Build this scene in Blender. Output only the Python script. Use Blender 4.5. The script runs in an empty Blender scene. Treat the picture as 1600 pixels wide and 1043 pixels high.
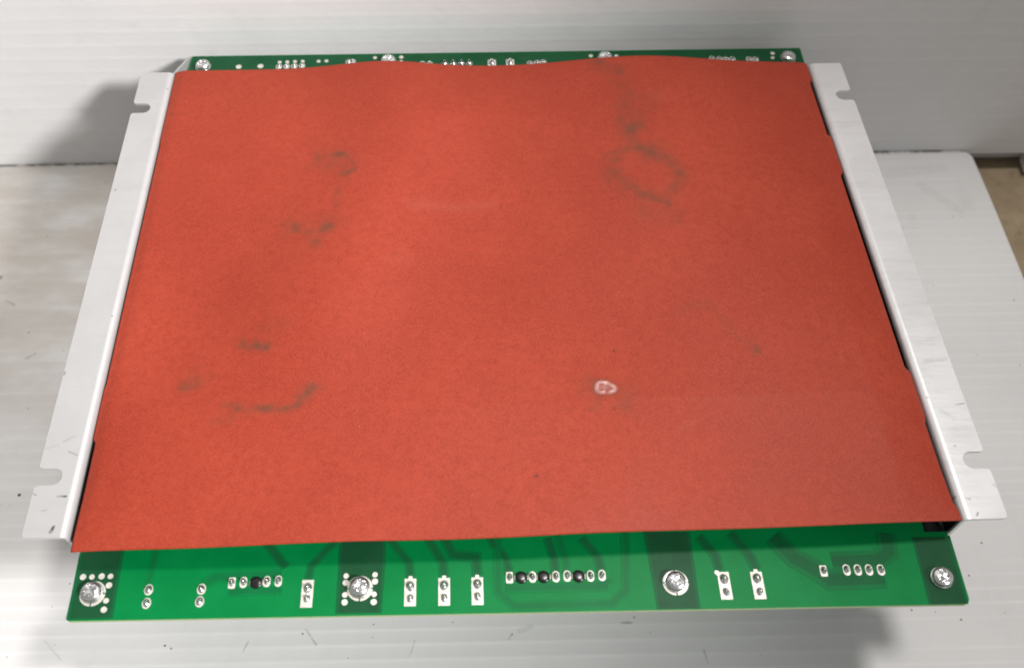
import bpy, bmesh, math, random
import numpy as np
from mathutils import Matrix, Vector

# ------------------------------------------------------------------ camera
scene = bpy.context.scene
col = scene.collection
CAM = np.array([-0.01662, -0.10102, 0.31447])
PITCH, ROLL, YAW = 0.97772, 0.00133, -0.02276
FPX, CX, CY = 1500.0, 745.4, 522.8

def camera_axes():
    cz, sz = math.cos(YAW), math.sin(YAW)
    rz = np.array([[cz, -sz, 0], [sz, cz, 0], [0, 0, 1]])
    c, s = math.cos(PITCH), math.sin(PITCH)
    fw, r, u = np.array([0, c, -s]), np.array([1., 0, 0]), np.array([0, s, c])
    cr, sr = math.cos(ROLL), math.sin(ROLL)
    return rz @ (cr*r + sr*u), rz @ (-sr*r + cr*u), rz @ fw
RT, UP, FW = camera_axes()

def at_z(px, z=0.0):
    d = FW + RT*(px[0]-CX)/FPX + UP*(CY-px[1])/FPX
    return CAM + d*(z-CAM[2])/d[2]
def at_y(px, y):
    d = FW + RT*(px[0]-CX)/FPX + UP*(CY-px[1])/FPX
    return CAM + d*(y-CAM[1])/d[1]
def to_px(P):
    d = P - CAM
    z = d @ FW
    return CX + FPX*(d @ RT)/z, CY - FPX*(d @ UP)/z

cd = bpy.data.cameras.new('camera')
cam = bpy.data.objects.new('camera', cd)
col.objects.link(cam)
m = Matrix.Identity(4)
for i in range(3):
    m[i][0], m[i][1], m[i][2], m[i][3] = RT[i], UP[i], -FW[i], CAM[i]
cam.matrix_world = m
cd.sensor_width = 36
cd.lens = 36*FPX/1600
cd.shift_x = (800-CX)/1600
cd.shift_y = (CY-521.5)/1600
cd.clip_start, cd.clip_end = 0.01, 20
cd.dof.use_dof = True
cd.dof.focus_distance = 0.375
cd.dof.aperture_fstop = 9.0
scene.camera = cam

# ------------------------------------------------------------------ light
world = bpy.data.worlds.new('World')
scene.world = world
world.use_nodes = True
wn = world.node_tree
bg = wn.nodes['Background']
tc = wn.nodes.new('ShaderNodeTexCoord')
sp = wn.nodes.new('ShaderNodeSeparateXYZ')
wn.links.new(tc.outputs['Generated'], sp.inputs[0])
rp = wn.nodes.new('ShaderNodeValToRGB')          # room fill: brighter at the horizon to lift the back panel, dimmer overhead
rp.color_ramp.elements[0].position, rp.color_ramp.elements[0].color = 0.0, (0.72, 0.715, 0.71, 1)
rp.color_ramp.elements[1].position, rp.color_ramp.elements[1].color = 0.75, (0.40, 0.393, 0.388, 1)
wn.links.new(sp.outputs['Z'], rp.inputs[0])
wn.links.new(rp.outputs[0], bg.inputs[0])
bg.inputs[1].default_value = 0.62

def aim(o, target):
    d = Vector(target) - o.location
    o.rotation_euler = d.to_track_quat('-Z', 'Y').to_euler()

ld = bpy.data.lights.new('desk_lamp_light', 'SPOT')     # lamp to the right, its beam turned to the left
lamp = bpy.data.objects.new('desk_lamp_light', ld)
col.objects.link(lamp)
lamp.location = (0.83, -0.60, 0.94)
LP = Vector((0.83, -0.60, 0.94))
dA = (Vector((0.097, 0.030, 0.012))-LP).normalized()      # the edge of its beam crosses the red sheet here
dB = (Vector((0.062, 0.245, 0.012))-LP).normalized()
axis = (dA+dB).normalized()*math.cos(math.radians(24)) + dA.cross(dB).normalized()*math.sin(math.radians(24))*(1 if dA.cross(dB).x < 0 else -1)
lamp.rotation_euler = axis.to_track_quat('-Z', 'Y').to_euler()
ld.energy = 142
ld.color = (1.0, 0.985, 0.97)
ld.shadow_soft_size = 0.105
ld.spot_size = math.radians(54)
ld.spot_blend = 0.50

ad = bpy.data.lights.new('ceiling_lamp_light', 'AREA')   # ceiling lamp above, slightly behind and right
over = bpy.data.objects.new('ceiling_lamp_light', ad)
col.objects.link(over)
ad.shape = 'DISK'
ad.size = 0.17
over.location = (0.27, 0.275, 1.30)
aim(over, (0.03, 0.14, 0.0))
ad.energy = 10.6
ad.color = (1.0, 0.97, 0.93)

scene.view_settings.view_transform = 'Standard'
scene.view_settings.look = 'None'
scene.view_settings.exposure = 0.0
scene.view_settings.gamma = 1.0
scene.view_settings.use_curve_mapping = False
scene.render.engine = 'CYCLES'
scene.render.resolution_x, scene.render.resolution_y = 1024, 667

# ------------------------------------------------------------------ helpers
rnd = random.Random(7)

def link(name, mesh, mat=None, parent=None):
    o = bpy.data.objects.new(name, mesh)
    col.objects.link(o)
    if mat is not None and len(mesh.materials) == 0:
        mesh.materials.append(mat)
    if parent is not None:
        o.parent = parent
    return o

def mesh_of(bm, name, smooth=False):
    bmesh.ops.recalc_face_normals(bm, faces=bm.faces[:])
    me = bpy.data.meshes.new(name)
    bm.to_mesh(me)
    bm.free()
    if smooth:
        for p in me.polygons:
            p.use_smooth = True
    return me

def prism(bm, poly, z0, z1, zf=None):
    """poly: xy outline; zf(x, y) added to both heights"""
    f = zf or (lambda x, y: 0.0)
    lo = [bm.verts.new((x, y, z0+f(x, y))) for x, y in poly]
    hi = [bm.verts.new((x, y, z1+f(x, y))) for x, y in poly]
    bm.faces.new(hi)
    bm.faces.new(lo[::-1])
    n = len(poly)
    for i in range(n):
        bm.faces.new((lo[i], lo[(i+1) % n], hi[(i+1) % n], hi[i]))

def box(bm, x0, x1, y0, y1, z0, z1):
    prism(bm, [(x0, y0), (x1, y0), (x1, y1), (x0, y1)], z0, z1)

def lathe(bm, prof, n=20, sx=1, sy=1):
    rings = []
    for r, z in prof:
        if r < 1e-9:
            rings.append([bm.verts.new((0, 0, z))])
        else:
            rings.append([bm.verts.new((r*sx*math.cos(2*math.pi*k/n), r*sy*math.sin(2*math.pi*k/n), z)) for k in range(n)])
    for a, b in zip(rings[:-1], rings[1:]):
        for k in range(n):
            k2 = (k+1) % n
            if len(a) == 1 and len(b) == 1: continue
            if len(a) == 1: bm.faces.new((a[0], b[k], b[k2]))
            elif len(b) == 1: bm.faces.new((a[k], a[k2], b[0]))
            else: bm.faces.new((a[k], a[k2], b[k2], b[k]))

class N:
    """small node helper"""
    def __init__(self, name):
        self.mat = bpy.data.materials.new(name)
        self.mat.use_nodes = True
        self.t = self.mat.node_tree
        self.b = self.t.nodes['Principled BSDF']
        c = self.t.nodes.new('ShaderNodeTexCoord')
        self.co = c.outputs['Object']
    def new(self, kind, **kw):
        n = self.t.nodes.new('ShaderNode'+kind)
        for k, v in kw.items(): setattr(n, k, v)
        return n
    def set(self, sock, v):
        if hasattr(v, 'links'): self.t.links.new(v, sock)
        else: sock.default_value = v
    def math(self, op, a, b=0.0, c=0.0, clamp=False):
        n = self.new('Math', operation=op, use_clamp=clamp)
        for i, v in enumerate((a, b, c)): self.set(n.inputs[i], v)
        return n.outputs[0]
    def noise(self, scale, detail=3.0, rough=0.5, stretch=None, w=None):
        n = self.new('TexNoise')
        n.inputs['Scale'].default_value = scale
        n.inputs['Detail'].default_value = detail
        n.inputs['Roughness'].default_value = rough
        co = self.co
        if stretch is not None:
            mp = self.new('Mapping')
            self.set(mp.inputs[0], co)
            mp.inputs['Scale'].default_value = stretch
            if w: mp.inputs['Location'].default_value = w
            co = mp.outputs[0]
        self.set(n.inputs['Vector'], co)
        return n.outputs['Fac']
    def ramp(self, v, lo, hi, a=0.0, b=1.0):
        n = self.new('MapRange', clamp=True, interpolation_type='SMOOTHSTEP')
        for i, x in enumerate((v, lo, hi, a, b)): self.set(n.inputs[i], x)
        return n.outputs[0]
    def mix(self, f, a, b, mode='MIX'):
        n = self.new('Mix', data_type='RGBA', blend_type=mode)
        self.set(n.inputs[0], f)
        self.set(n.inputs[6], a if hasattr(a, 'links') else (*a, 1))
        self.set(n.inputs[7], b if hasattr(b, 'links') else (*b, 1))
        return n.outputs[2]
    def specks(self, scale, size, keep):
        """scattered dots: voronoi cells, only a share of them carries a dot"""
        v = self.new('TexVoronoi')
        v.inputs['Scale'].default_value = scale
        self.set(v.inputs['Vector'], self.co)
        s = self.new('SeparateColor')
        self.set(s.inputs[0], v.outputs['Color'])
        r = self.math('MULTIPLY', s.outputs[1], size)
        d = self.math('LESS_THAN', v.outputs['Distance'], r)
        k = self.math('LESS_THAN', s.outputs[0], keep)
        return self.math('MULTIPLY', d, k)
    def segment(self, a, b, w):
        """soft mark along a segment given in object coordinates (x, y)"""
        ab = Vector((b[0]-a[0], b[1]-a[1], 0))
        L2 = max(ab.length_squared, 1e-9)
        s = self.new('VectorMath', operation='SUBTRACT')
        self.set(s.inputs[0], self.co); s.inputs[1].default_value = (a[0], a[1], 0)
        fl = self.new('VectorMath', operation='MULTIPLY')
        self.set(fl.inputs[0], s.outputs[0]); fl.inputs[1].default_value = (1, 1, 0)
        dt = self.new('VectorMath', operation='DOT_PRODUCT')
        self.set(dt.inputs[0], fl.outputs[0]); dt.inputs[1].default_value = ab/L2
        t = self.math('MINIMUM', self.math('MAXIMUM', dt.outputs['Value'], 0.0), 1.0)
        sc = self.new('VectorMath', operation='SCALE')
        sc.inputs[0].default_value = ab; self.set(sc.inputs['Scale'], t)
        df = self.new('VectorMath', operation='DISTANCE')
        self.set(df.inputs[0], fl.outputs[0]); self.set(df.inputs[1], sc.outputs[0])
        return self.ramp(df.outputs['Value'], w*0.3, w, 1.0, 0.0)
    def bump(self, h, strength, dist):
        n = self.new('Bump')
        n.inputs['Strength'].default_value = strength
        n.inputs['Distance'].default_value = dist
        self.set(n.inputs['Height'], h)
        self.set(self.b.inputs['Normal'], n.outputs[0])
    def done(self, color, rough=0.5, metal=0.0, spec=0.5):
        self.set(self.b.inputs['Base Color'], color if hasattr(color, 'links') else (*color, 1))
        self.set(self.b.inputs['Roughness'], rough)
        self.set(self.b.inputs['Metallic'], metal)
        self.set(self.b.inputs['Specular IOR Level'], spec)
        return self.mat

# ------------------------------------------------------------------ materials
def corrugated(name, axis, pitch, phase, dirt_and_shade, base=(0.735, 0.729, 0.727)):
    n = N(name)
    s = n.new('SeparateXYZ'); n.set(s.inputs[0], n.co)
    v = n.math('MULTIPLY', n.math('ADD', s.outputs[axis], phase), 1.0/pitch)
    fr = n.math('ABSOLUTE', n.math('SUBTRACT', n.math('FRACT', v), 0.5))
    web = n.ramp(fr, 0.0, 0.20, 1.0, 0.0)                   # inner webs show as paler lines
    broken = n.ramp(n.noise(9, 4, 0.6, (1, 6, 6)), 0.35, 0.62)
    web = n.math('MULTIPLY', web, broken)
    big = n.noise(7, 4, 0.55)
    c = n.mix(n.ramp(big, 0.35, 0.7), base, tuple(x*0.93 for x in base))
    c = n.mix(n.math('MULTIPLY', web, 0.42 if dirt_and_shade else 0.18), c, tuple(min(1, x*1.14) for x in base))
    smear = n.ramp(n.noise(60, 5, 0.65, (1, 0.35, 1)), 0.55, 0.85)
    c = n.mix(n.math('MULTIPLY', smear, 0.22), c, (0.40, 0.39, 0.385))
    if dirt_and_shade:
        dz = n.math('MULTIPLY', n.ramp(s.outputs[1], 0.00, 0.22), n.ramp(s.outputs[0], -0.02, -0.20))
        grime_shade = n.math('MULTIPLY', n.ramp(n.noise(26, 5, 0.6, (0.6, 1.6, 1)), 0.22, 0.62), dz)  # tan grime, also deepened to darken the floor in the bracket's shadow
        c = n.mix(n.math('MULTIPLY', grime_shade, 0.75), c, (0.47, 0.42, 0.36))
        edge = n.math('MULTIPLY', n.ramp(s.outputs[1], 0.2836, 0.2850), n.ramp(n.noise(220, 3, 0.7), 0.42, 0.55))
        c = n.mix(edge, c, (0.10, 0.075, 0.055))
        big_sp = n.math('MULTIPLY', n.specks(120, 0.095, 0.22), n.ramp(s.outputs[0], 0.10, -0.12, 0.35, 1.0))
        c = n.mix(n.math('MULTIPLY', big_sp, 0.9), c, (0.05, 0.045, 0.04))
        c = n.mix(n.math('MULTIPLY', n.specks(210, 0.13, 0.2), 0.6), c, (0.16, 0.14, 0.12))
    else:
        c = n.mix(n.math('MULTIPLY', n.specks(60, 0.06, 0.10), 0.5), c, (0.28, 0.26, 0.25))
    if dirt_and_shade:
        for a, b, w, k in (((478, 983), (494, 1006), 0.0007, .35), ((640, 1026), (648, 1000), 0.0005, .25), ((972, 972), (986, 972), 0.0008, .6), ((795, 997), (800, 990), 0.0007, .5),
                           ((812, 985), (830, 978), 0.0014, .2), ((388, 1002), (380, 1016), 0.0006, .35), ((10, 470), (22, 476), 0.0010, .4), ((40, 560), (56, 552), 0.0006, .5),
                           ((1440, 290), (1500, 330), 0.004, .10), ((1390, 270), (1470, 262), 0.005, .10), ((1100, 1015), (1106, 1035), 0.0008, .3), ((70, 1000), (95, 1030), 0.0006, .2), ((2, 432), (1, 434), 0.0012, .9)):
            d = n.math('MULTIPLY', n.segment(at_z(a, -0.08), at_z(b, -0.08), w), n.ramp(n.noise(300, 3, 0.7), 0.3, 0.62, 0.2, 1.0))
            c = n.mix(n.math('MULTIPLY', d, k), c, (0.12, 0.11, 0.10))
    n.bump(n.noise(38, 4, 0.6, (1, 0.6, 1)), 0.35, 0.0012)
    return n.done(c, 0.5, 0.0, 0.35)

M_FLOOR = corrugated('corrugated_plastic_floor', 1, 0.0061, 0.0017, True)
M_WALL = corrugated('corrugated_plastic_wall', 2, 0.0080, 0.0028, False)

def mat_table():
    n = N('tan_stone')
    a = n.noise(45, 6, 0.65); b = n.noise(160, 4, 0.7)
    c = n.mix(n.ramp(a, 0.3, 0.7), (0.26, 0.19, 0.115), (0.36, 0.28, 0.18))
    c = n.mix(n.math('MULTIPLY', n.ramp(b, 0.56, 0.72), 0.6), c, (0.15, 0.10, 0.06))
    n.bump(b, 0.3, 0.0006)
    return n.done(c, 0.65)
M_TABLE = mat_table()

def mat_back():
    n = N('grey_board')
    c = n.mix(n.noise(50, 4), (0.36, 0.355, 0.35), (0.45, 0.44, 0.43))
    return n.done(c, 0.7)
M_BACK = mat_back()

def mat_sheet():
    n = N('red_fish_paper')
    at = n.new('Attribute', attribute_name='stain')
    s = n.new('SeparateColor'); n.set(s.inputs[0], at.outputs['Color'])
    fine = n.noise(1500, 2, 0.7)
    mid = n.noise(330, 4, 0.65)
    big = n.noise(17, 4, 0.6)
    c = n.mix(n.ramp(big, 0.3, 0.7), (0.262, 0.0255, 0.0105), (0.318, 0.038, 0.017))
    c = n.mix(n.ramp(mid, 0.32, 0.72, 0.0, 0.60), c, (0.228, 0.021, 0.008))
    c = n.mix(n.ramp(fine, 0.36, 0.66, 0.0, 0.36), c, (0.40, 0.066, 0.032))
    c = n.mix(n.ramp(n.noise(2100, 2, 0.6, (1, 0.7, 1), (3, 5, 1)), 0.52, 0.72, 0.0, 0.28), c, (0.22, 0.020, 0.010))
    c = n.mix(n.math('MULTIPLY', n.specks(330, 0.07, 0.05), 0.35), c, (0.80, 0.40, 0.30))
    br = n.math('MULTIPLY', s.outputs[0], n.ramp(n.noise(150, 6, 0.75), 0.30, 0.66, 0.35, 1.20))
    c = n.mix(n.math('MINIMUM', br, 1.0), c, (0.135, 0.040, 0.020))
    wh = n.math('MULTIPLY', s.outputs[1], n.ramp(n.noise(420, 4, 0.7), 0.25, 0.6, 0.55, 1.1))
    c = n.mix(n.math('MINIMUM', wh, 1.0), c, (0.80, 0.66, 0.64))
    c = n.mix(s.outputs[2], c, (0.05, 0.015, 0.012))
    h = n.math('ADD', n.math('MULTIPLY', fine, 0.4), mid)
    n.bump(h, 0.20, 0.00025)
    return n.done(c, n.ramp(big, 0.3, 0.7, 0.50, 0.60), 0.0, 0.26)
M_SHEET = mat_sheet()

def mat_metal(name, marks, k):
    n = N(name)
    st = n.noise(26, 5, 0.6, (1, 9, 1))
    cl = n.noise(48, 4, 0.6)
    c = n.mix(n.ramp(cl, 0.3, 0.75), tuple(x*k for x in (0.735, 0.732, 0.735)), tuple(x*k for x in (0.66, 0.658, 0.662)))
    c = n.mix(n.math('MULTIPLY', n.ramp(st, 0.50, 0.75), 0.28), c, (0.46, 0.45, 0.45))
    c = n.mix(n.math('MULTIPLY', n.specks(170, 0.10, 0.10), 0.7), c, (0.15, 0.14, 0.13))
    for a, b, w, k in marks:
        d = n.math('MULTIPLY', n.segment(at_z(a, 0.0115), at_z(b, 0.0115), w), n.ramp(n.noise(420, 3, 0.7), 0.3, 0.62, 0.25, 1.0))
        c = n.mix(n.math('MULTIPLY', d, k), c, (0.07, 0.065, 0.06))
    n.bump(n.noise(60, 4, 0.6, (0.6, 3.5, 1)), 0.16, 0.0008)
    return n.done(c, n.ramp(cl, 0.3, 0.7, 0.34, 0.48), 0.50, 0.5)
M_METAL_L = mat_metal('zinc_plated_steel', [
    ((91, 776), (104, 776), 0.0006, 0.9), ((80, 832), (85, 824), 0.0008, 0.95), ((70, 702), (92, 695), 0.0008, 0.12),
    ((100, 690), (117, 681), 0.0007, 0.22), ((108, 706), (121, 711), 0.0005, 0.4), ((52, 771), (57, 774), 0.0004, 0.5),
    ((101, 581), (100, 585), 0.0005, 0.7), ((66, 799), (74, 797), 0.0005, 0.25), ((62, 742), (63, 741), 0.0004, 0.4)], 0.75)  # same metal as the right, darkened to offset the lamp light here
M_METAL_R = mat_metal('zinc_plated_steel_worn_lit', [
    ((1446, 564), (1478, 560), 0.0014, 0.16), ((1494, 632), (1506, 630), 0.0004, 0.6), ((1525, 806), (1526.5, 802), 0.0005, 0.7),
    ((1508, 779), (1514, 780), 0.0006, 0.4), ((1449, 620), (1450, 621), 0.0006, 0.7), ((1491, 697), (1492, 697), 0.0005, 0.7),
    ((1493, 774), (1493, 775), 0.0006, 0.7), ((1551, 757), (1556, 761), 0.0008, 0.2), ((1470, 640), (1490, 655), 0.0012, 0.12)], 1.00)  # same metal as the left, lightened to make up for missing lamp light

def mat_board():
    n = N('green_solder_mask')
    a = n.noise(60, 4, 0.6)
    c = n.mix(n.ramp(a, 0.3, 0.7), (0.000, 0.150, 0.035), (0.001, 0.172, 0.043))
    c = n.mix(n.math('MULTIPLY', n.specks(260, 0.09, 0.06), 0.5), c, (0.06, 0.30, 0.14))
    n.bump(n.noise(300, 3, 0.6), 0.05, 0.0003)
    return n.done(c, 0.40, 0.0, 0.10)
M_BOARD = mat_board()

def mat_mask(name, c0, c1):
    n = N(name)
    c = n.mix(n.ramp(n.noise(70, 4, 0.6), 0.3, 0.7), c0, c1)
    n.bump(n.noise(300, 3, 0.6), 0.05, 0.0003)
    return n.done(c, 0.40, 0.0, 0.10)
M_COPPER = mat_mask('solder_mask_over_copper', (0.007, 0.058, 0.022), (0.011, 0.070, 0.028))
M_TRACE = mat_mask('solder_mask_over_trace', (0.002, 0.112, 0.031), (0.003, 0.130, 0.037))
M_TRACE_D = mat_mask('solder_mask_over_wide_trace', (0.004, 0.082, 0.026), (0.006, 0.096, 0.031))

def mat_edge():
    n = N('bare_board_edge')
    return n.done(n.mix(n.noise(200, 3), (0.30, 0.42, 0.20), (0.42, 0.50, 0.28)), 0.6)
M_EDGE = mat_edge()
def mat_tin():
    n = N('tinned_pad')
    c = n.mix(n.ramp(n.noise(500, 4, 0.6), 0.3, 0.7), (0.56, 0.53, 0.47), (0.72, 0.69, 0.64))
    n.bump(n.noise(900, 3, 0.6), 0.25, 0.0003)
    return n.done(c, 0.48, 0.35)
M_TIN = mat_tin()
def mat_solder():
    n = N('solder')
    c = n.mix(n.ramp(n.noise(700, 3, 0.6), 0.35, 0.7), (0.52, 0.51, 0.50), (0.72, 0.71, 0.70))
    n.bump(n.noise(1100, 3, 0.6), 0.5, 0.0005)
    return n.done(c, 0.24, 0.92)
M_SOLDER = mat_solder()
def mat_steel():
    n = N('screw_steel')
    c = n.mix(n.ramp(n.noise(420, 3, 0.6), 0.35, 0.7), (0.60, 0.60, 0.60), (0.76, 0.76, 0.76))
    n.bump(n.noise(260, 2, 0.5), 0.18, 0.0005)
    return n.done(c, 0.24, 0.92)
M_STEEL = mat_steel()
def mat_black():
    n = N('black_plastic')
    return n.done(n.mix(n.noise(400, 2), (0.006, 0.006, 0.006), (0.014, 0.013, 0.013)), 0.25)
M_BLACK = mat_black()

def setting(o):
    o['kind'] = 'structure'
    return o

# ------------------------------------------------------------------ setting
ZF, ZT, YW = -0.080, -0.096, 0.2857      # top of the white sheet, table top, face of the back panel

def flute_profile(length, pitch, phase, start):
    """positions and heights of a shallow fluted surface"""
    out = []
    k = math.ceil((start+phase)/pitch - 0.5)
    while True:
        c = (k+0.5)*pitch - phase
        if c > start+length: break
        if c-0.0022 > start:
            w_ = rnd.uniform(0.6, 1.2)
            out += [(c-0.0021, -0.00003), (c-0.0012, 0.0), (c-0.0004, 0.00004*w_), (c+0.0004, 0.00004*w_), (c+0.0012, 0.0), (c+0.0021, -0.00003)]
        k += 1
    return [(start, 0.0)] + [p for p in out if p[0] < start+length-1e-4] + [(start+length, 0.0)]

bm = bmesh.new()
prism(bm, [(-1.2, -0.9), (1.2, -0.9), (1.2, 0.75), (-1.2, 0.75)], ZT-0.03, ZT)
setting(link('tabletop', mesh_of(bm, 'tabletop'), M_TABLE))

# white corrugated sheet on the table: fluted top, rounded right rear corner
bm = bmesh.new()
prof = flute_profile(YW-0.0004+0.22, 0.0061, 0.0017, -0.22)
XR = 0.2728
def right_edge(y):
    t = y-(YW-0.0004-0.006)
    return XR - (0.006-math.sqrt(max(0.0, 0.006**2-t*t)) if t > 0 else 0.0) + 0.0004*math.sin(y*31)
prev = None
for y, h in prof:
    cur = [bm.verts.new((-0.62, y, ZF+h)), bm.verts.new((right_edge(y)-0.0006, y, ZF+h)), bm.verts.new((right_edge(y), y, ZF-0.0006)), bm.verts.new((right_edge(y), y, ZT)), bm.verts.new((-0.62, y, ZT))]
    if prev:
        for i in range(5):
            bm.faces.new((prev[i], prev[(i+1) % 5], cur[(i+1) % 5], cur[i]))
    else: bm.faces.new(cur)
    prev = cur
bm.faces.new(prev[::-1])
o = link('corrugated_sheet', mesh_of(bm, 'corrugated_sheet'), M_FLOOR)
o.data.polygons.foreach_set('use_smooth', [abs(p.normal.z) > 0.9 for p in o.data.polygons])
o['label'] = 'white corrugated plastic sheet lying flat on the table under the circuit board unit'
o['category'] = 'plastic sheet'

# back panel: fluted face, and the grey board behind it that reaches lower
bm = bmesh.new()
prof = flute_profile(0.75, 0.0080, 0.0028, -0.083)
prev = None
for z, h in prof:
    cur = [bm.verts.new((-0.75, YW-h*0.6, z)), bm.verts.new((0.75, YW-h*0.6, z)), bm.verts.new((0.75, YW+0.004, z)), bm.verts.new((-0.75, YW+0.004, z))]
    if prev:
        for i in range(4):
            bm.faces.new((prev[i], prev[(i+1) % 4], cur[(i+1) % 4], cur[i]))
    else: bm.faces.new(cur)
    prev = cur
bm.faces.new(prev[::-1])
wall = setting(link('wall', mesh_of(bm, 'wall'), M_WALL))
bm = bmesh.new()
box(bm, -0.75, 0.75, YW+0.0042, YW+0.030, -0.0905, 0.665)
link('backing_board', mesh_of(bm, 'backing_board'), M_BACK, wall)
bm = bmesh.new()
prism(bm, [(0.3075, YW-0.006), (0.335, YW-0.006), (0.335, YW+0.004), (0.3085, YW+0.004)], -0.0925, -0.0835)
link('panel_foot', mesh_of(bm, 'panel_foot'), M_WALL, wall)

# ------------------------------------------------------------------ the unit
unit = bpy.data.objects.new('circuit_board_unit', None)
unit.empty_display_size = 0.02
unit.location = (0, 0.13, ZF)
col.objects.link(unit)
unit['label'] = 'green circuit board in a metal bracket, its middle covered by a stained red insulating sheet'
unit['category'] = 'circuit board'
bpy.context.view_layer.update()
INV = unit.matrix_world.inverted()
def part(name, mesh, mat, parent=None, loc=None, rotz=0.0):
    o = bpy.data.objects.new(name, mesh)
    col.objects.link(o)
    if len(mesh.materials) == 0: mesh.materials.append(mat)
    o.parent = parent or unit
    o.matrix_parent_inverse = INV
    if loc is not None: o.location = loc
    o.rotation_euler.z = rotz
    return o

# --- metal brackets
def flange_z(y):
    return 0.01225 + (y-0.0245)/0.232*(0.00897-0.01225)
YF, YB, FLANGE, TH = 0.0245, 0.2565, 0.01516, 0.0012
def skew(y): return -0.0013*(y-YF)/0.232

def bracket(side, slots, gusset):
    """side -1 left, +1 right; the flange has open slots, the bend and wall run down to the base"""
    bm = bmesh.new()
    xo, xi = 0.15+FLANGE, 0.1526
    out = [(xi, YF), (xo-0.0015, YF), (xo-0.0004, YF+0.0004), (xo, YF+0.0015)]
    for y0, y1, depth in slots:
        r = (y1-y0)/2
        out += [(xo, y0-0.0012), (xo-0.0003, y0-0.0004), (xo-0.0012, y0)]
        out += [(xo-depth+r-r*math.sin(a), (y0+y1)/2-r*math.cos(a)) for a in [math.pi*k/12 for k in range(13)]]
        out += [(xo-0.0012, y1), (xo-0.0003, y1+0.0004), (xo, y1+0.0012)]
    out += [(xo, YB-0.0015), (xo-0.0004, YB-0.0004), (xo-0.0015, YB), (xi, YB)]
    prism(bm, [(side*x+skew(y), y) for x, y in out], -TH, 0.0, lambda x, y: flange_z(y))
    # bend and wall: swept profile
    R = 0.0026
    pr = []
    for k in range(9):
        a = math.pi/2*k/8
        pr.append((xi-R*math.sin(a), -R+R*math.cos(a)))
    prin = [(xi-(R-TH)*math.sin(math.pi/2*k/8), -R+(R-TH)*math.cos(math.pi/2*k/8)) for k in range(9)]
    rows = []
    for y in np.linspace(YF, YB, 30):
        top = [(x, z+flange_z(y)) for x, z in pr] + [(xi-R, -0.002)]
        bot = [(x, z+flange_z(y)) for x, z in prin] + [(xi-R+TH, -0.002)]
        rows.append([bm.verts.new((side*x+skew(y), y, z)) for x, z in top+bot[::-1]])
    for a, b in zip(rows[:-1], rows[1:]):
        n = len(a)
        for i in range(n):
            bm.faces.new((a[i], a[(i+1) % n], b[(i+1) % n], b[i]))
    bm.faces.new(rows[0]); bm.faces.new(rows[-1][::-1])
    # lower wall down to the base
    yl = YB+0.0005
    poly = [(YF+0.0002, -0.0018), (YB-0.0002, -0.0018), (YB-0.0002, ZF+0.0013), (0.034, ZF+0.0013), (0.034, -0.012), (YF+0.0002, -0.006)]
    va = [bm.verts.new((side*(xi-R)+skew(y), y, z)) for y, z in poly]
    vb = [bm.verts.new((side*(xi-R+TH)+skew(y), y, z)) for y, z in poly]
    n = len(poly)
    bm.faces.new(va); bm.faces.new(vb[::-1])
    for i in range(n): bm.faces.new((va[i], va[(i+1) % n], vb[(i+1) % n], vb[i]))
    if gusset:                                                   # sloping ear at the rear end
        poly = [(YB-0.0004, flange_z(YB)-0.0010), (0.2784, 0.0002), (0.2784, -0.004), (YB-0.0004, -0.010)]
        tip = at_z((300, 88))[0]-0.0004
        ex = lambda y: side*(xi-R+0.0001)+skew(y) if y < YB else tip
        va = [bm.verts.new((ex(y), y, z)) for y, z in poly]
        vb = [bm.verts.new((ex(y)+side*(TH-0.0002), y, z)) for y, z in poly]
        bm.faces.new(va); bm.faces.new(vb[::-1])
        for i in range(4): bm.faces.new((va[i], va[(i+1) % 4], vb[(i+1) % 4], vb[i]))
    return mesh_of(bm, 'mounting_bracket')

def yz(px): return at_z(px, 0.0112)[1]
sl_l = [(yz((51, 760)), yz((60, 733)), 0.0087), (yz((201, 172)), yz((212, 157)), 0.0082)]
sl_r = [(yz((1547, 733)), yz((1533, 706)), 0.0083), (yz((1336, 151)), yz((1329, 136)), 0.0075)]
def smooth_by_angle(me, lim=0.6):
    for p in me.polygons: p.use_smooth = True
    b = bmesh.new(); b.from_mesh(me)
    for e in b.edges:
        if len(e.link_faces) == 2 and e.calc_face_angle(0) > lim: e.smooth = False
    b.to_mesh(me); b.free()
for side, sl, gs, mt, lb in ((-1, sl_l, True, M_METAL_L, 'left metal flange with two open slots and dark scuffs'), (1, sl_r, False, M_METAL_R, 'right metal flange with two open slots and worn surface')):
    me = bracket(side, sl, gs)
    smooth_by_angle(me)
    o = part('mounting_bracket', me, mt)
    o['label'] = lb
for side, xa, xb in ((-1, -0.1425, -0.1482), (1, 0.1420, 0.1488)):      # added dark strip: shades the gap and blocks lamp light past the board
    bm = bmesh.new()
    rows = []
    for y in np.linspace(YF+0.0006, YB-0.0006, 12):
        x1 = side*0.1499+skew(y); x0 = xa
        zt = flange_z(y)-0.0026
        pr_ = [(x0, 0.00035), (x1-side*0.0004, 0.00035), (x1-side*0.0004, zt), (x1, zt), (x1, 0.00015), (x0, 0.00015)]
        rows.append([bm.verts.new((x, y, z)) for x, z in pr_])
    for a, b in zip(rows[:-1], rows[1:]):
        for i in range(6): bm.faces.new((a[i], a[(i+1) % 6], b[(i+1) % 6], b[i]))
    bm.faces.new(rows[0]); bm.faces.new(rows[-1][::-1])
    part('added_shade_strip', mesh_of(bm, 'added_shade_strip'), M_BLACK)
bm = bmesh.new()
box(bm, -0.1486, 0.1470, 0.034, 0.2560, ZF, ZF+0.0012)
part('base_plate', mesh_of(bm, 'base_plate'), M_METAL_L)

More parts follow.
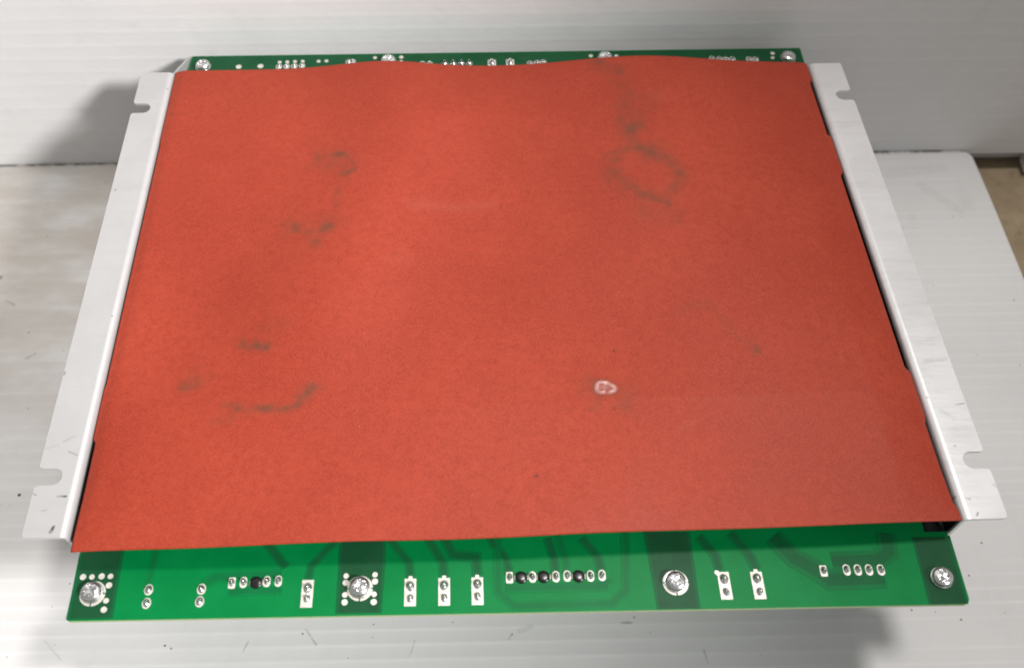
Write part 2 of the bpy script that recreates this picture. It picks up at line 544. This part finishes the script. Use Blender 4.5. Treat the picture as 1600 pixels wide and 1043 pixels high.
# --- circuit board
A, B, C, D = [at_z(p)[:2] for p in ((102, 970), (1517, 943), (1250, 75), (300, 88))]
def edge_l(y): return A[0]+(D[0]-A[0])*(y-A[1])/(D[1]-A[1])
def edge_r(y): return B[0]+(C[0]-B[0])*(y-B[1])/(C[1]-B[1])
BT = 0.0016
out = [(A[0]+0.0016, A[1]), (A[0]+0.0004, A[1]+0.0004), (A[0], A[1]+0.0016)]
out = [(A[0]+0.0011, A[1])] + [(B[0]-0.0018, B[1]), (B[0]-0.0006, B[1]+0.0005), (B[0], B[1]+0.0018)]
out += [(edge_r(0.0236), 0.0236), (edge_r(0.024)-0.0007, 0.0240), (edge_r(0.0316)-0.0007, 0.0316), (edge_r(0.032)-0.0040, 0.0320), (edge_r(0.257)-0.0050, 0.2572), (edge_r(0.2575), 0.2576)]
out += [(C[0], C[1]-0.0012), (C[0]-0.0012, C[1]), (D[0]+0.0012, D[1]), (D[0], D[1]-0.0012), (edge_l(0.2578), 0.2578), (edge_l(0.257)+0.0022, 0.2574), (edge_l(0.024)+0.0030, 0.0242), (edge_l(0.0238), 0.0238)]
out += [(A[0], A[1]+0.0008)]
bm = bmesh.new()
prism(bm, out, -BT, 0.0)
me = mesh_of(bm, 'circuit_board')
me.materials.append(M_BOARD); me.materials.append(M_EDGE)
for p in me.polygons:
    if abs(p.normal.z) < 0.5: p.material_index = 1
board = part('circuit_board', me, None)
board['label'] = 'green printed circuit board with solder side facing up'

def sub(name, mesh, mat, x, y, z=0.0, rotz=0.0):
    return part(name, mesh, mat, board_holder, (x, y, z), rotz)
board_holder = board
board.matrix_parent_inverse = INV
def part_on_board(name, mesh, mat, loc=(0, 0, 0), rotz=0.0):
    o = bpy.data.objects.new(name, mesh)
    col.objects.link(o)
    if len(mesh.materials) == 0 and mat: mesh.materials.append(mat)
    o.parent = board
    o.location = loc
    o.rotation_euler.z = rotz
    return o

def strip(points, width):
    """mitred flat strip along points (world xy)"""
    P = [np.array(p[:2]) for p in points]
    L, R = [], []
    for i, p in enumerate(P):
        d0 = P[i]-P[i-1] if i else P[1]-P[0]
        d1 = P[i+1]-P[i] if i < len(P)-1 else P[-1]-P[-2]
        d0 = d0/np.linalg.norm(d0); d1 = d1/np.linalg.norm(d1)
        t = d0+d1; t = t/np.linalg.norm(t)
        nrm = np.array([-t[1], t[0]]); k = 1/max(0.5, float(np.dot(nrm, [-d0[1], d0[0]])))
        L.append(p+nrm*width/2*k); R.append(p-nrm*width/2*k)
    return L+R[::-1]

def flat(poly, z0, z1, name):
    bm = bmesh.new()
    prism(bm, [(p[0], p[1]) for p in poly], z0, z1)
    return mesh_of(bm, name)
M_HALO = mat_mask('solder_mask_trace_rim', (0.001, 0.134, 0.033), (0.002, 0.154, 0.040))
def soft_flat(polys, name, mats):
    """raised copper under the mask: a rim and a core a little higher"""
    bm = bmesh.new()
    cnt = []
    for poly, z0, z1 in polys:
        n0 = len(bm.faces)
        prism(bm, [(p[0], p[1]) for p in poly], z0, z1)
        cnt.append(len(bm.faces)-n0)
    me = mesh_of(bm, name)
    for m_ in mats: me.materials.append(m_)
    for i, p in enumerate(me.polygons): p.material_index = 0 if i < cnt[0] else 1
    return me
def q(*pts): return [at_z(p) for p in pts]

# copper fields under the mask, round the screws
for pts in (((103.5, 968), (176, 966), (192, 874), (198, 840), (131, 844), (123.5, 868)),
            ((524, 958.5), (596, 957), (603, 872), (604, 835), (530, 835), (529, 872)),
            ((1027, 951.5), (1095, 950.5), (1083, 866), (1078, 830), (1005, 830), (1012, 868)),
            ((1452, 944), (1513, 943), (1484.5, 838), (1424, 838)),
            ((300.2, 88.5), (1249.9, 75.5), (1257.8, 104), (293.7, 118))):
    pl = [np.array(p[:2]) for p in q(*pts)]
    ce = sum(pl)/len(pl)
    inner = [ce+(p-ce)*np.array([0.86 if len(pl) > 4 or pts[0][0] > 1400 else 0.995, 0.97]) for p in pl]
    part_on_board('copper_area', soft_flat([(pl, 0.00002, 0.00005), (inner, 0.00003, 0.000075)], 'copper_area', [M_TRACE_D, M_COPPER]), None)
# traces under the mask
for pts, w, mt in (
    (((231, 911), (240, 880), (248, 845)), 0.0022, M_TRACE), (((318, 912), (337, 901), (362, 899), (440, 897)), 0.0030, M_TRACE),
    (((358, 923), (440, 921)), 0.0026, M_TRACE), (((447, 886), (425, 858), (412, 842)), 0.0026, M_TRACE_D),
    (((482, 904), (486, 885), (512, 857), (530, 842)), 0.0022, M_TRACE_D), (((641, 901), (640, 880), (621, 857), (608, 838)), 0.0024, M_TRACE_D),
    (((694, 899), (692, 877), (674, 850), (668, 838)), 0.0026, M_TRACE_D), (((746, 898), (744, 870), (708, 866), (694, 838)), 0.0028, M_TRACE_D),
    (((778, 835), (779, 924), (803, 946), (956, 942), (979, 921), (977, 830)), 0.0024, M_TRACE),
    (((796, 894), (790, 872), (770, 846), (764, 832)), 0.0024, M_TRACE_D), (((868, 892), (866, 872), (856, 840)), 0.0024, M_TRACE_D),
    (((886, 891), (884, 872), (872, 836)), 0.0020, M_TRACE), (((940, 890), (934, 870), (910, 840)), 0.0026, M_TRACE_D),
    (((790, 917), (950, 914)), 0.0030, M_TRACE), (((1124, 890), (1118, 868), (1092, 838)), 0.0026, M_TRACE_D),
    (((1182, 889), (1172, 868), (1142, 832)), 0.0028, M_TRACE_D),
    (((1208, 838), (1242, 872), (1272, 888), (1296, 905), (1382, 902)), 0.0056, M_TRACE_D), (((1300, 876), (1372, 874), (1388, 862), (1384, 832)), 0.0050, M_TRACE_D),
    (((940, 908), (956, 906)), 0.0018, M_TRACE)):
    j = rnd.random()*2e-5
    part_on_board('trace', soft_flat([(strip(q(*pts), w*1.35), 0.00006+j, 0.00009+j), (strip(q(*pts), w*0.75), 0.00007+j, 0.000105+j)], 'trace', [M_HALO if mt is M_TRACE else M_TRACE, mt]), None)

# shared small meshes
def disc_mesh(name, rx, ry, h, hole=0.0, n=22, square=False):
    bm = bmesh.new()
    pts = []
    for k in range(n):
        a = 2*math.pi*k/n
        c, s = math.cos(a), math.sin(a)
        if square:
            e = 0.25; c = math.copysign(abs(c)**e, c); s = math.copysign(abs(s)**e, s)
        pts.append((rx*c, ry*s))
    prism(bm, pts, 0.0, h)
    return mesh_of(bm, name)
def oval_mesh(name, w, l, h):
    bm = bmesh.new()
    r = w/2
    pts = [(r*math.cos(a), (l/2-r)+r*math.sin(a)) for a in [math.pi*k/9 for k in range(10)]]
    pts += [(r*math.cos(a), -(l/2-r)+r*math.sin(a)) for a in [math.pi+math.pi*k/9 for k in range(10)]]
    prism(bm, pts, 0.0, h)
    return mesh_of(bm, name)
def solder_mesh(name, r, h, pin, sy=1.25, seed=0):
    g = random.Random(seed)
    bm = bmesh.new()
    lathe(bm, [(r, 0.0), (r*0.97, h*0.10), (r*0.80, h*0.34), (r*0.56, h*0.62), (pin*1.15, h*0.86), (pin, h), (pin*0.92, h*1.22), (pin*0.55, h*1.30), (0, h*1.31)], 16, 1.0, sy)
    for v in bm.verts:
        v.co.x += g.uniform(-1, 1)*r*0.05; v.co.y += g.uniform(-1, 1)*r*0.06
    return mesh_of(bm, name, True)
PZ = 0.00012
me_via = [disc_mesh('via', 0.00105, 0.00105, 0.00012), disc_mesh('via', 0.00095, 0.00090, 0.00016)]
me_round = disc_mesh('solder_pad', 0.00150, 0.00190, 0.00010)
me_oval = oval_mesh('solder_pad', 0.0024, 0.0039, 0.00010)
me_sq = disc_mesh('solder_pad', 0.00118, 0.00195, 0.00010, n=28, square=True)
me_joint = [solder_mesh('solder_joint', 0.00100, 0.0013, 0.00036, 1.45, s) for s in range(4)]
me_joint_r = [solder_mesh('solder_joint', 0.00118, 0.0011, 0.00034, 1.3, 10+s) for s in range(3)]
me_joint_big = [solder_mesh('solder_joint', 0.00150, 0.0013, 0.00055, 1.25, 20+s) for s in range(3)]
me_joint_b = [solder_mesh('solder_joint', 0.00150, 0.0017, 0.00045, 1.0, 30+s) for s in range(3)]

vias = [(130, 901), (144, 901), (159, 900), (173, 900), (170.5, 914), (166, 938), (162.5, 952),
        (541, 899.5), (540.5, 910), (539, 929), (538.5, 940.5), (586, 897.5), (586, 908), (584.5, 928), (584, 940),
        (586, 91), (627, 90), (627, 97), (923, 88), (963, 88), (1207, 84), (1207, 91)]
for i, p in enumerate(vias):
    w = at_z(p); part_on_board('via', me_via[i % 2], M_TIN, (w[0], w[1], PZ), rnd.random()*6)
for i, p in enumerate([(232.5, 921), (229, 942), (315, 920), (312, 939.5)]):
    w = at_z(p)
    part_on_board('solder_pad', me_round, M_TIN, (w[0], w[1], PZ))
    part_on_board('solder_joint', me_joint_r[i % 3], M_SOLDER, (w[0], w[1]+0.0001, PZ+0.00008), rnd.uniform(-.3, .3))
ovals = [(380.5, 909.5), (417, 908), (435, 907.5), (832, 901), (868.5, 900.5), (886, 899.5), (922.5, 899.5), (940.5, 898.5), (1322.5, 890), (1340, 890), (1357.5, 890), (1376, 890)]
squares = [(362.5, 910.5), (796, 902), (1286.5, 891.5)]
for i, p in enumerate(ovals+squares):
    w = at_z(p)
    part_on_board('solder_pad', me_sq if p in squares else me_oval, M_TIN, (w[0], w[1], PZ))
    part_on_board('solder_joint', me_joint[i % 4], M_SOLDER, (w[0]+rnd.uniform(-1, 1)*1e-4, w[1]+0.0002, PZ+0.00008), rnd.uniform(-.3, .3))
# two-pin pads: rectangles, some with a tab
def two_pin(name, tab):
    bm = bmesh.new()
    w, l = 0.00195, 0.0047
    pts = [(-w, -l), (w, -l), (w, l)]
    if tab == 1: pts += [(0.0007, l), (0.0006, l+0.0009), (-0.0006, l+0.0009), (-0.0007, l)]
    pts += [(-w, l)]
    if tab == 2: pts = [(-w, -l), (w, -l), (w, l), (-w+0.0008, l), (-w+0.0004, l+0.0006), (-w-0.0006, l+0.0006), (-w-0.0009, l-0.0003), (-w, l-0.0012)]
    prism(bm, pts, 0, 0.0001)
    return mesh_of(bm, name)
me_two = [two_pin('solder_pad', k) for k in range(3)]
for k, ctr, h1, h2 in ((0, (480, 927), (481, 918), (479.5, 934)), (1, (641, 925), (641, 915), (641, 934)), (1, (694, 924), (694, 914), (694, 933)),
                       (1, (746, 923), (746, 912), (746, 931)), (2, (1132.5, 914.5), (1131, 904), (1134.5, 924)), (1, (1184.5, 914), (1182.5, 903), (1187, 923.5))):
    w = at_z(ctr); part_on_board('solder_pad', me_two[k], M_TIN, (w[0], w[1], PZ))
    w = at_z(h1); part_on_board('solder_joint', me_joint_big[rnd.randrange(3)], M_SOLDER, (w[0], w[1], PZ+0.00008), rnd.uniform(-.3, .3))
    w = at_z(h2); part_on_board('solder_joint', me_joint_r[rnd.randrange(3)], M_SOLDER, (w[0], w[1], PZ+0.00008), rnd.uniform(-.3, .3))
# black plastic pegs of the connectors underneath
bm = bmesh.new()
lathe(bm, [(0.0, 0.0), (0.0021, 0.0), (0.0021, 0.0003), (0.00195, 0.0005), (0.0016, 0.00068), (0.0010, 0.00078), (0, 0.0008)], 22)
me_peg = mesh_of(bm, 'plastic_peg', True)
me_crescent = oval_mesh('solder_pad', 0.0046, 0.0030, 0.00008)
for p in ((400.5, 910), (814.5, 902), (849.5, 901), (904, 900)):
    w = at_z(p)
    part_on_board('solder_pad', me_crescent, M_TIN, (w[0], w[1], PZ))
    part_on_board('plastic_peg', me_peg, M_BLACK, (w[0], w[1], PZ+0.00004))
# rear row, half hidden by the red sheet
for p in ((373, 105), (407, 104)):
    w = at_z(p); part_on_board('solder_pad', disc_mesh('solder_pad', 0.0014, 0.0014, 0.0001), M_TIN, (w[0], w[1], PZ))
for i, p in enumerate([(436, 103.5), (448, 103), (460, 102.5), (472, 102), (545, 96), (551, 96), (660, 99), (671, 99), (828, 98.5), (839, 97.5), (849, 96.5), (1112, 91), (1124, 91.5), (1134, 92), (1144, 92), (1170, 92), (1180, 92)]):
    w = at_z(p)
    part_on_board('solder_pad', me_round, M_TIN, (w[0], w[1]-0.0006, PZ))
    part_on_board('solder_joint', me_joint_r[i % 3], M_SOLDER, (w[0], w[1]-0.0006, PZ+0.00008))
    if i < 4: part_on_board('via', me_via[1], M_TIN, (w[0]+0.0001, w[1]+0.0026, PZ), 0)
for i, p in enumerate([(498, 96.5), (510, 96)]):
    w = at_z(p); part_on_board('via', me_via[1], M_TIN, (w[0], w[1], PZ))
for i, p in enumerate([(695, 99.5), (708, 99.5), (720.5, 99), (733, 99)]):
    w = at_z(p)
    part_on_board('solder_pad', disc_mesh('solder_pad', 0.0016, 0.0016, 0.0001), M_TIN, (w[0], w[1]-0.0003, PZ))
    part_on_board('solder_joint', me_joint_b[i % 3], M_SOLDER, (w[0], w[1]-0.0003, PZ+0.00008))
for p in ((768.5, 98), (797, 97.5)):
    w = at_z(p)
    part_on_board('solder_pad', me_two[1], M_TIN, (w[0], w[1]-0.0030, PZ))
    part_on_board('solder_joint', me_joint_b[0], M_SOLDER, (w[0], w[1]-0.0008, PZ+0.00008))

# ring pads under three front screws: four arcs
def arc_mesh(name, r0, r1, a0, a1, h):
    bm = bmesh.new()
    k = [a0+(a1-a0)*i/10 for i in range(11)]
    prism(bm, [(r1*math.cos(a), r1*math.sin(a)) for a in k]+[(r0*math.cos(a), r0*math.sin(a)) for a in k[::-1]], 0, h)
    return mesh_of(bm, name)
me_arc = arc_mesh('ring_pad', 0.0026, 0.0043, 0.06, math.pi/2-0.06, 0.00012)
for p in ((145, 927), (562.5, 919), (1055.5, 910)):
    w = at_z(p)
    for k in range(4):
        part_on_board('ring_pad', me_arc, M_TIN, (w[0], w[1], PZ), k*math.pi/2)

# --- screws: domed head with a cross recess, lock washer, hex spacer below the board
def screw_mesh(name, R, H):
    bm = bmesh.new()
    nr, na = 16, 56
    rings = []
    for i in range(nr+1):
        r = R*i/nr
        t = i/nr
        base = H*(1-0.42*t**3.2) if i < nr else H*0.42
        ring = []
        for k in range(na if i else 1):
            a = 2*math.pi*k/na
            x, y = r*math.cos(a), r*math.sin(a)
            arm = min(max(abs(x)-R*0.13, 0), max(abs(y)-R*0.13, 0))
            ln = max(abs(x), abs(y))
            cut = max(0.0, 1-arm/(R*0.10))*max(0.0, min(1.0, (R*0.62-ln)/(R*0.10)))
            dep = H*(0.52*(1-0.35*min(1, ln/(R*0.6))))*min(1, cut)
            ring.append(bm.verts.new((x, y, base-dep)))
        rings.append(ring)
    rings.append([bm.verts.new((R*math.cos(2*math.pi*k/na), R*math.sin(2*math.pi*k/na), 0.0)) for k in range(na)])
    rings.append([bm.verts.new((R*0.45*math.cos(2*math.pi*k/na), R*0.45*math.sin(2*math.pi*k/na), -0.0004)) for k in range(na)])
    rings.append([bm.verts.new((R*0.45*math.cos(2*math.pi*k/na), R*0.45*math.sin(2*math.pi*k/na), -0.008)) for k in range(na)])
    for a, b in zip(rings[:-1], rings[1:]):
        for k in range(na):
            if len(a) == 1: bm.faces.new((a[0], b[k], b[(k+1) % na]))
            else: bm.faces.new((a[k], a[(k+1) % na], b[(k+1) % na], b[k]))
    bm.faces.new(rings[-1][::-1])
    me = mesh_of(bm, name)
    smooth_by_angle(me, 0.9)
    return me
me_screw = screw_mesh('screw', 0.0034, 0.0023)
bm = bmesh.new()
lathe(bm, [(0.0019, 0), (0.0037, 0), (0.0038, 0.0002), (0.0037, 0.0006), (0.0019, 0.0006), (0.0019, 0)], 24)
me_wash = mesh_of(bm, 'washer')
bm = bmesh.new()
prism(bm, [(0.0032*math.cos(k*math.pi/3), 0.0032*math.sin(k*math.pi/3)) for k in range(6)], -0.0120, 0.0)
me_spacer = mesh_of(bm, 'spacer')
for p, rz in (((145, 926), 0.5), ((562.5, 918), 0.2), ((1055, 909.5), 0.9), ((1470, 903), 0.75), ((318, 106), 0.3), ((607, 98), 0.6), ((945, 93), 0.1), ((1230.5, 92.5), 0.4)):
    w = at_z(p)
    s = part('screw', me_screw, M_STEEL)
    s.matrix_parent_inverse = INV
    s.location = (w[0], w[1], PZ+0.0008)
    s.rotation_euler = (rnd.uniform(-.03, .03), rnd.uniform(-.03, .03), rz)
    ws = bpy.data.objects.new('washer', me_wash); col.objects.link(ws)
    if not me_wash.materials: me_wash.materials.append(M_STEEL)
    ws.parent = s; ws.location = (0, 0, -0.00065)
    hx = bpy.data.objects.new('spacer', me_spacer); col.objects.link(hx)
    if not me_spacer.materials: me_spacer.materials.append(M_STEEL)
    hx.parent = s; hx.location = (0, 0, -0.00255-PZ)
# posts between base plate and board, out of sight below the sheet
for x in (-0.11, 0.0, 0.11):
    for y in (0.06, 0.22):
        bm = bmesh.new()
        prism(bm, [(x+0.004*math.cos(k*math.pi/3), y+0.004*math.sin(k*math.pi/3)) for k in range(6)], ZF+0.0012, -BT)
        part('support_post', mesh_of(bm, 'support_post'), M_STEEL)

# --- red insulating sheet
NU, NV = 430, 345
us = np.linspace(0, 1, NU)
fx, fy, fz = zip(*[tuple(at_z(p, z)[:2])+(z,) for p, z in (((110, 862), .0110), ((220, 857.5), .0122), ((300, 855), .0130), ((430, 850), .0133), ((560, 845), .0136), ((700, 841.5), .0138), ((807, 838), .0139),
                ((940, 832), .0138), ((1100, 826), .0136), ((1300, 820), .0132), ((1420, 815), .0126), ((1505, 812), .0118))])
fu = (np.array(fx)-fx[0])/(fx[-1]-fx[0])
yfront = np.interp(us, fu, fy)
zfront = np.interp(us, fu, fz)
YE = 0.2582
vs = np.linspace(0, 1, NV)
Y = yfront[None, :]*(1-vs[:, None]) + YE*vs[:, None]
def ywp(px): return at_z(px, 0.0112)[1]
def band(y, a, b, w=0.0004):
    return 1/(1+np.exp(-(y-a)/w)) * 1/(1+np.exp((y-b)/w))
# left edge: tight against the bend at the tabs, set back between them
gapL = 0.0004*band(Y, ywp((170, 600)), ywp((258, 215))) + 0.0012*band(Y, -1, ywp((150, 685)))
gapR = 0.0013*band(Y, ywp((1293, 205)), ywp((1272, 118))) + 0.0015*band(Y, ywp((1412, 575)), ywp((1310, 265))) + 0.0009*band(Y, ywp((1492, 790)), ywp((1440, 655)))
sk = -0.0013*(Y-YF)/0.232
xl = -0.1497 + sk + gapL
xr = 0.1496 + sk - gapR
xl += np.where(Y < YF, (fx[0]-(-0.1485))*np.clip((YF-Y)/(YF-fy[0]), 0, 1), 0)
Xe = xl + (xr-xl)*us[None, :]
# pull the tab steps only into the outermost centimetre
x0 = (-0.1497+sk) + (0.2993)*us[None, :]
wgt = np.clip(np.maximum(1-us[None, :]/0.05, 1-(1-us[None, :])/0.05), 0, 1)
X = x0*(1-wgt)+Xe*wgt
ze = 0.01225 + (Y-0.0245)/0.232*(0.00897-0.01225) - 0.0005
g = lambda c, s: np.exp(-((X-c)/s)**2)
back = 0.0041*g(-0.052, 0.036) + 0.0050*g(0.068, 0.046) - 0.0002
tb = np.clip((Y-0.02)/(YE-0.02), 0, 1)
drift = 0.055*(1-tb)
shp = np.interp(tb, [0, .45, .85, 1], [.0028, .0062, .0070, .0041])*g(np.interp(tb, [0, .45, .85, 1], [-.092, -.068, -.038, -.052]), np.interp(tb, [0, .85, 1], [.034, .034, .029])) + 0.0052*g(0.068+0.01*(1-tb), 0.040+0.046*(1-tb))
edge_fade = np.clip(np.minimum(us, 1-us)/0.06, 0, 1)[None, :]**0.7
frontb = (zfront[None, :] - (0.01225-0.0005))
wb = tb**1.3
Z = ze + edge_fade*(shp*(0.72+0.28*wb**3)*(tb > -1)*np.clip((Y-yfront[None, :])/0.05, 0, 1)) + frontb*np.exp(-((Y-yfront[None, :])/0.085)**2)
Z += 0.0015*np.sin(X*37+Y*22+0.6)*edge_fade*np.clip((Y-0.02)/0.05, 0, 1)*(1-wb)
Z += 0.00035*np.sin(X*71-Y*53+1.0)*edge_fade*(1-wb*0.8)
ed = np.minimum(us, 1-us)[None, :]*0.3
Z -= 0.0009*np.exp(-(ed/0.0028)**2)*np.clip((Y-yfront[None, :])/0.02, 0, 1)
PX, PY = to_px(np.stack([X, Y, Z], -1))
wr = np.random.RandomState(3)
WX, WY = np.zeros_like(PX), np.zeros_like(PX)
for fr_, am in ((0.035, 4.0), (0.08, 2.6), (0.19, 1.2)):
    for _ in range(4):
        a1, p1, a2, p2 = wr.rand(4)*6.283
        WX += am*0.6*np.sin(fr_*(PX*math.cos(a1)+PY*math.sin(a1)*1.4)+p1)
        WY += am*0.45*np.sin(fr_*(PX*math.cos(a2)+PY*math.sin(a2)*1.4)+p2)
def curve(pts, n=6):
    P = [np.array(p, float) for p in pts]
    if len(P) < 3: return pts
    P = [2*P[0]-P[1]] + P + [2*P[-1]-P[-2]]
    out_ = []
    for i in range(1, len(P)-2):
        for k in range(n):
            t = k/n
            out_.append(tuple(0.5*(2*P[i]+(P[i+1]-P[i-1])*t+(2*P[i-1]-5*P[i]+4*P[i+1]-P[i+2])*t*t+(3*P[i]-P[i-1]-3*P[i+1]+P[i+2])*t**3)))
    return out_ + [tuple(P[-2])]
def seg(pts, w):
    pts = curve(pts)
    best = np.full(PX.shape, 1e9)
    for (ax, ay), (bx, by) in zip(pts[:-1], pts[1:]):
        dx, dy = bx-ax, by-ay
        t = np.clip(((PX+WX-ax)*dx+(PY+WY-ay)*dy)/(dx*dx+dy*dy+1e-9), 0, 1)
        best = np.minimum(best, np.hypot(PX+WX-ax-t*dx, (PY+WY-ay-t*dy)*1.15))
    return np.exp(-(best/(w*1.4))**2)
brown = np.zeros_like(X)
for pts, w, k in (
    (((495, 243), (508, 237), (522, 235), (540, 239), (551, 249), (546, 262), (530, 268)), 4.5, .46), (((500, 250), (520, 246), (545, 254)), 12, .22),
    (((527, 285), (524, 312)), 6, .14), (((522, 316), (525, 322)), 4, .34),
    (((460, 356), (482, 355)), 6, .42), (((484, 357), (500, 360), (520, 354)), 7, .36), (((492, 372), (500, 374)), 7, .30), (((440, 357), (530, 345)), 11, .16),
    (((374, 534), (392, 537), (420, 535)), 7, .48), (((378, 535), (388, 537)), 5, .30), (((410, 512), (446, 498)), 9, .12),
    (((288, 596), (304, 595)), 8, .42), (((300, 585), (322, 592)), 8, .20),
    (((372, 637), (400, 640), (428, 637), (452, 629), (474, 619), (488, 612)), 5.0, .44), (((470, 619), (481, 614), (490, 610)), 7, .48), (((340, 662), (368, 655)), 7, .20), (((350, 640), (372, 636)), 6, .18),
    (((930, 96), (945, 104), (968, 110)), 7, .42), (((968, 115), (985, 150)), 14, .16), (((976, 172), (1004, 168)), 14, .20), (((980, 185), (1000, 190), (990, 196)), 11, .36),
    (((985, 205), (1000, 222), (1028, 243)), 12, .42), (((1010, 230), (1040, 246), (1060, 266), (1056, 288), (1038, 306), (1012, 306), (985, 298)), 9, .34),
    (((980, 297), (1000, 302), (1030, 311)), 6, .44), (((1034, 314), (1040, 316)), 5, .40), (((948, 254), (962, 258)), 9, .32), (((985, 298), (962, 282), (948, 262), (955, 246), (976, 234), (1000, 226)), 9, .24),
    (((965, 275), (980, 295)), 8, .18), (((1000, 330), (1050, 338)), 12, .16),
    (((1060, 480), (1098, 482), (1130, 500), (1180, 536)), 7, .13), (((1180, 536), (1184, 543)), 6, .30), (((940, 628), (985, 634)), 10, .16), (((930, 640), (945, 625)), 4, .22),
    (((915, 605), (985, 612)), 12, .20)):
    k = min(0.85, k*1.5)
    brown = np.maximum(brown, k*seg(pts, w))*0.75 + 0.25*(1-(1-brown)*(1-k*seg(pts, w)))
blot = np.zeros_like(PX)
for fr_, am in ((0.10, 1.0), (0.17, 0.9), (0.30, 0.7)):
    for _ in range(5):
        a1, p1 = wr.rand(2)*6.283
        blot += am*np.sin(fr_*(PX*math.cos(a1)+PY*math.sin(a1)*1.5)+p1)
brown = np.clip(brown*(0.98+0.13*blot), 0, 0.9)
white = 0.012*seg(((642, 316), (700, 318), (765, 322)), 7) + 0.008*seg(((608, 405), (636, 408)), 7) + 0.008*seg(((1020, 155), (1034, 152)), 9) + 0.012*seg(((1055, 682), (1082, 664)), 4)
dd = np.hypot((PX+WX*0.5-947)/16.5, (PY+WY*0.4-605)/9.0)
th = np.arctan2(PY-605, PX-947)
ring = np.exp(-((dd-0.85-0.10*np.sin(th*2+0.5)-0.07*np.sin(th*5+1))/0.20)**2)*(0.55+0.45*np.sin(th*2-1.2)*np.sin(th*3+0.4))
white = np.clip(white + 0.95*ring*(0.72+0.28*np.sin(np.arctan2(PY-605, PX-947)*3+0.8)), 0, 1)
brown = np.clip(brown + 0.45*np.exp(-((dd-1.25)/0.3)**2) + 0.6*np.exp(-(dd/0.5)**2), 0, 1)
white = np.clip(white + 0.16*np.exp(-(dd/0.5)**2), 0, 1)
dark = np.maximum.reduce([np.exp(-(np.hypot(PX-a, PY-b)/r)**2)*k for a, b, r, k in ((838, 743, 2.8, .95), (959, 548, 2.0, .8), (960, 638, 1.8, .6), (568, 162, 1.8, .6), (300, 552, 2.0, .4), (523, 323, 1.8, .5), (1080, 150, 1.6, .3))])
Z += 0.00030*ring - 0.00022*np.exp(-(dd/0.4)**2)
co = np.stack([X, Y, Z], -1).reshape(-1, 3)
idx = np.arange(NU*NV).reshape(NV, NU)
quads = np.stack([idx[:-1, :-1], idx[:-1, 1:], idx[1:, 1:], idx[1:, :-1]], -1).reshape(-1, 4)
me = bpy.data.meshes.new('insulating_sheet')
me.vertices.add(len(co)); me.vertices.foreach_set('co', co.astype(np.float32).ravel())
me.loops.add(quads.size); me.loops.foreach_set('vertex_index', quads.astype(np.int32).ravel())
me.polygons.add(len(quads)); me.polygons.foreach_set('loop_start', np.arange(0, quads.size, 4, dtype=np.int32))
me.update(calc_edges=True)
me.polygons.foreach_set('use_smooth', np.ones(len(quads), dtype=bool))
at = me.attributes.new('stain', 'FLOAT_COLOR', 'POINT')
at.data.foreach_set('color', np.stack([brown, white, dark, np.ones_like(X)], -1).astype(np.float32).ravel())
sheet = part('insulating_sheet', me, M_SHEET)
sheet['label'] = 'wavy red orange insulating sheet with brown smudges and a white blot'
so = sheet.modifiers.new('thickness', 'SOLIDIFY')
so.thickness = 0.00045
so.offset = -1
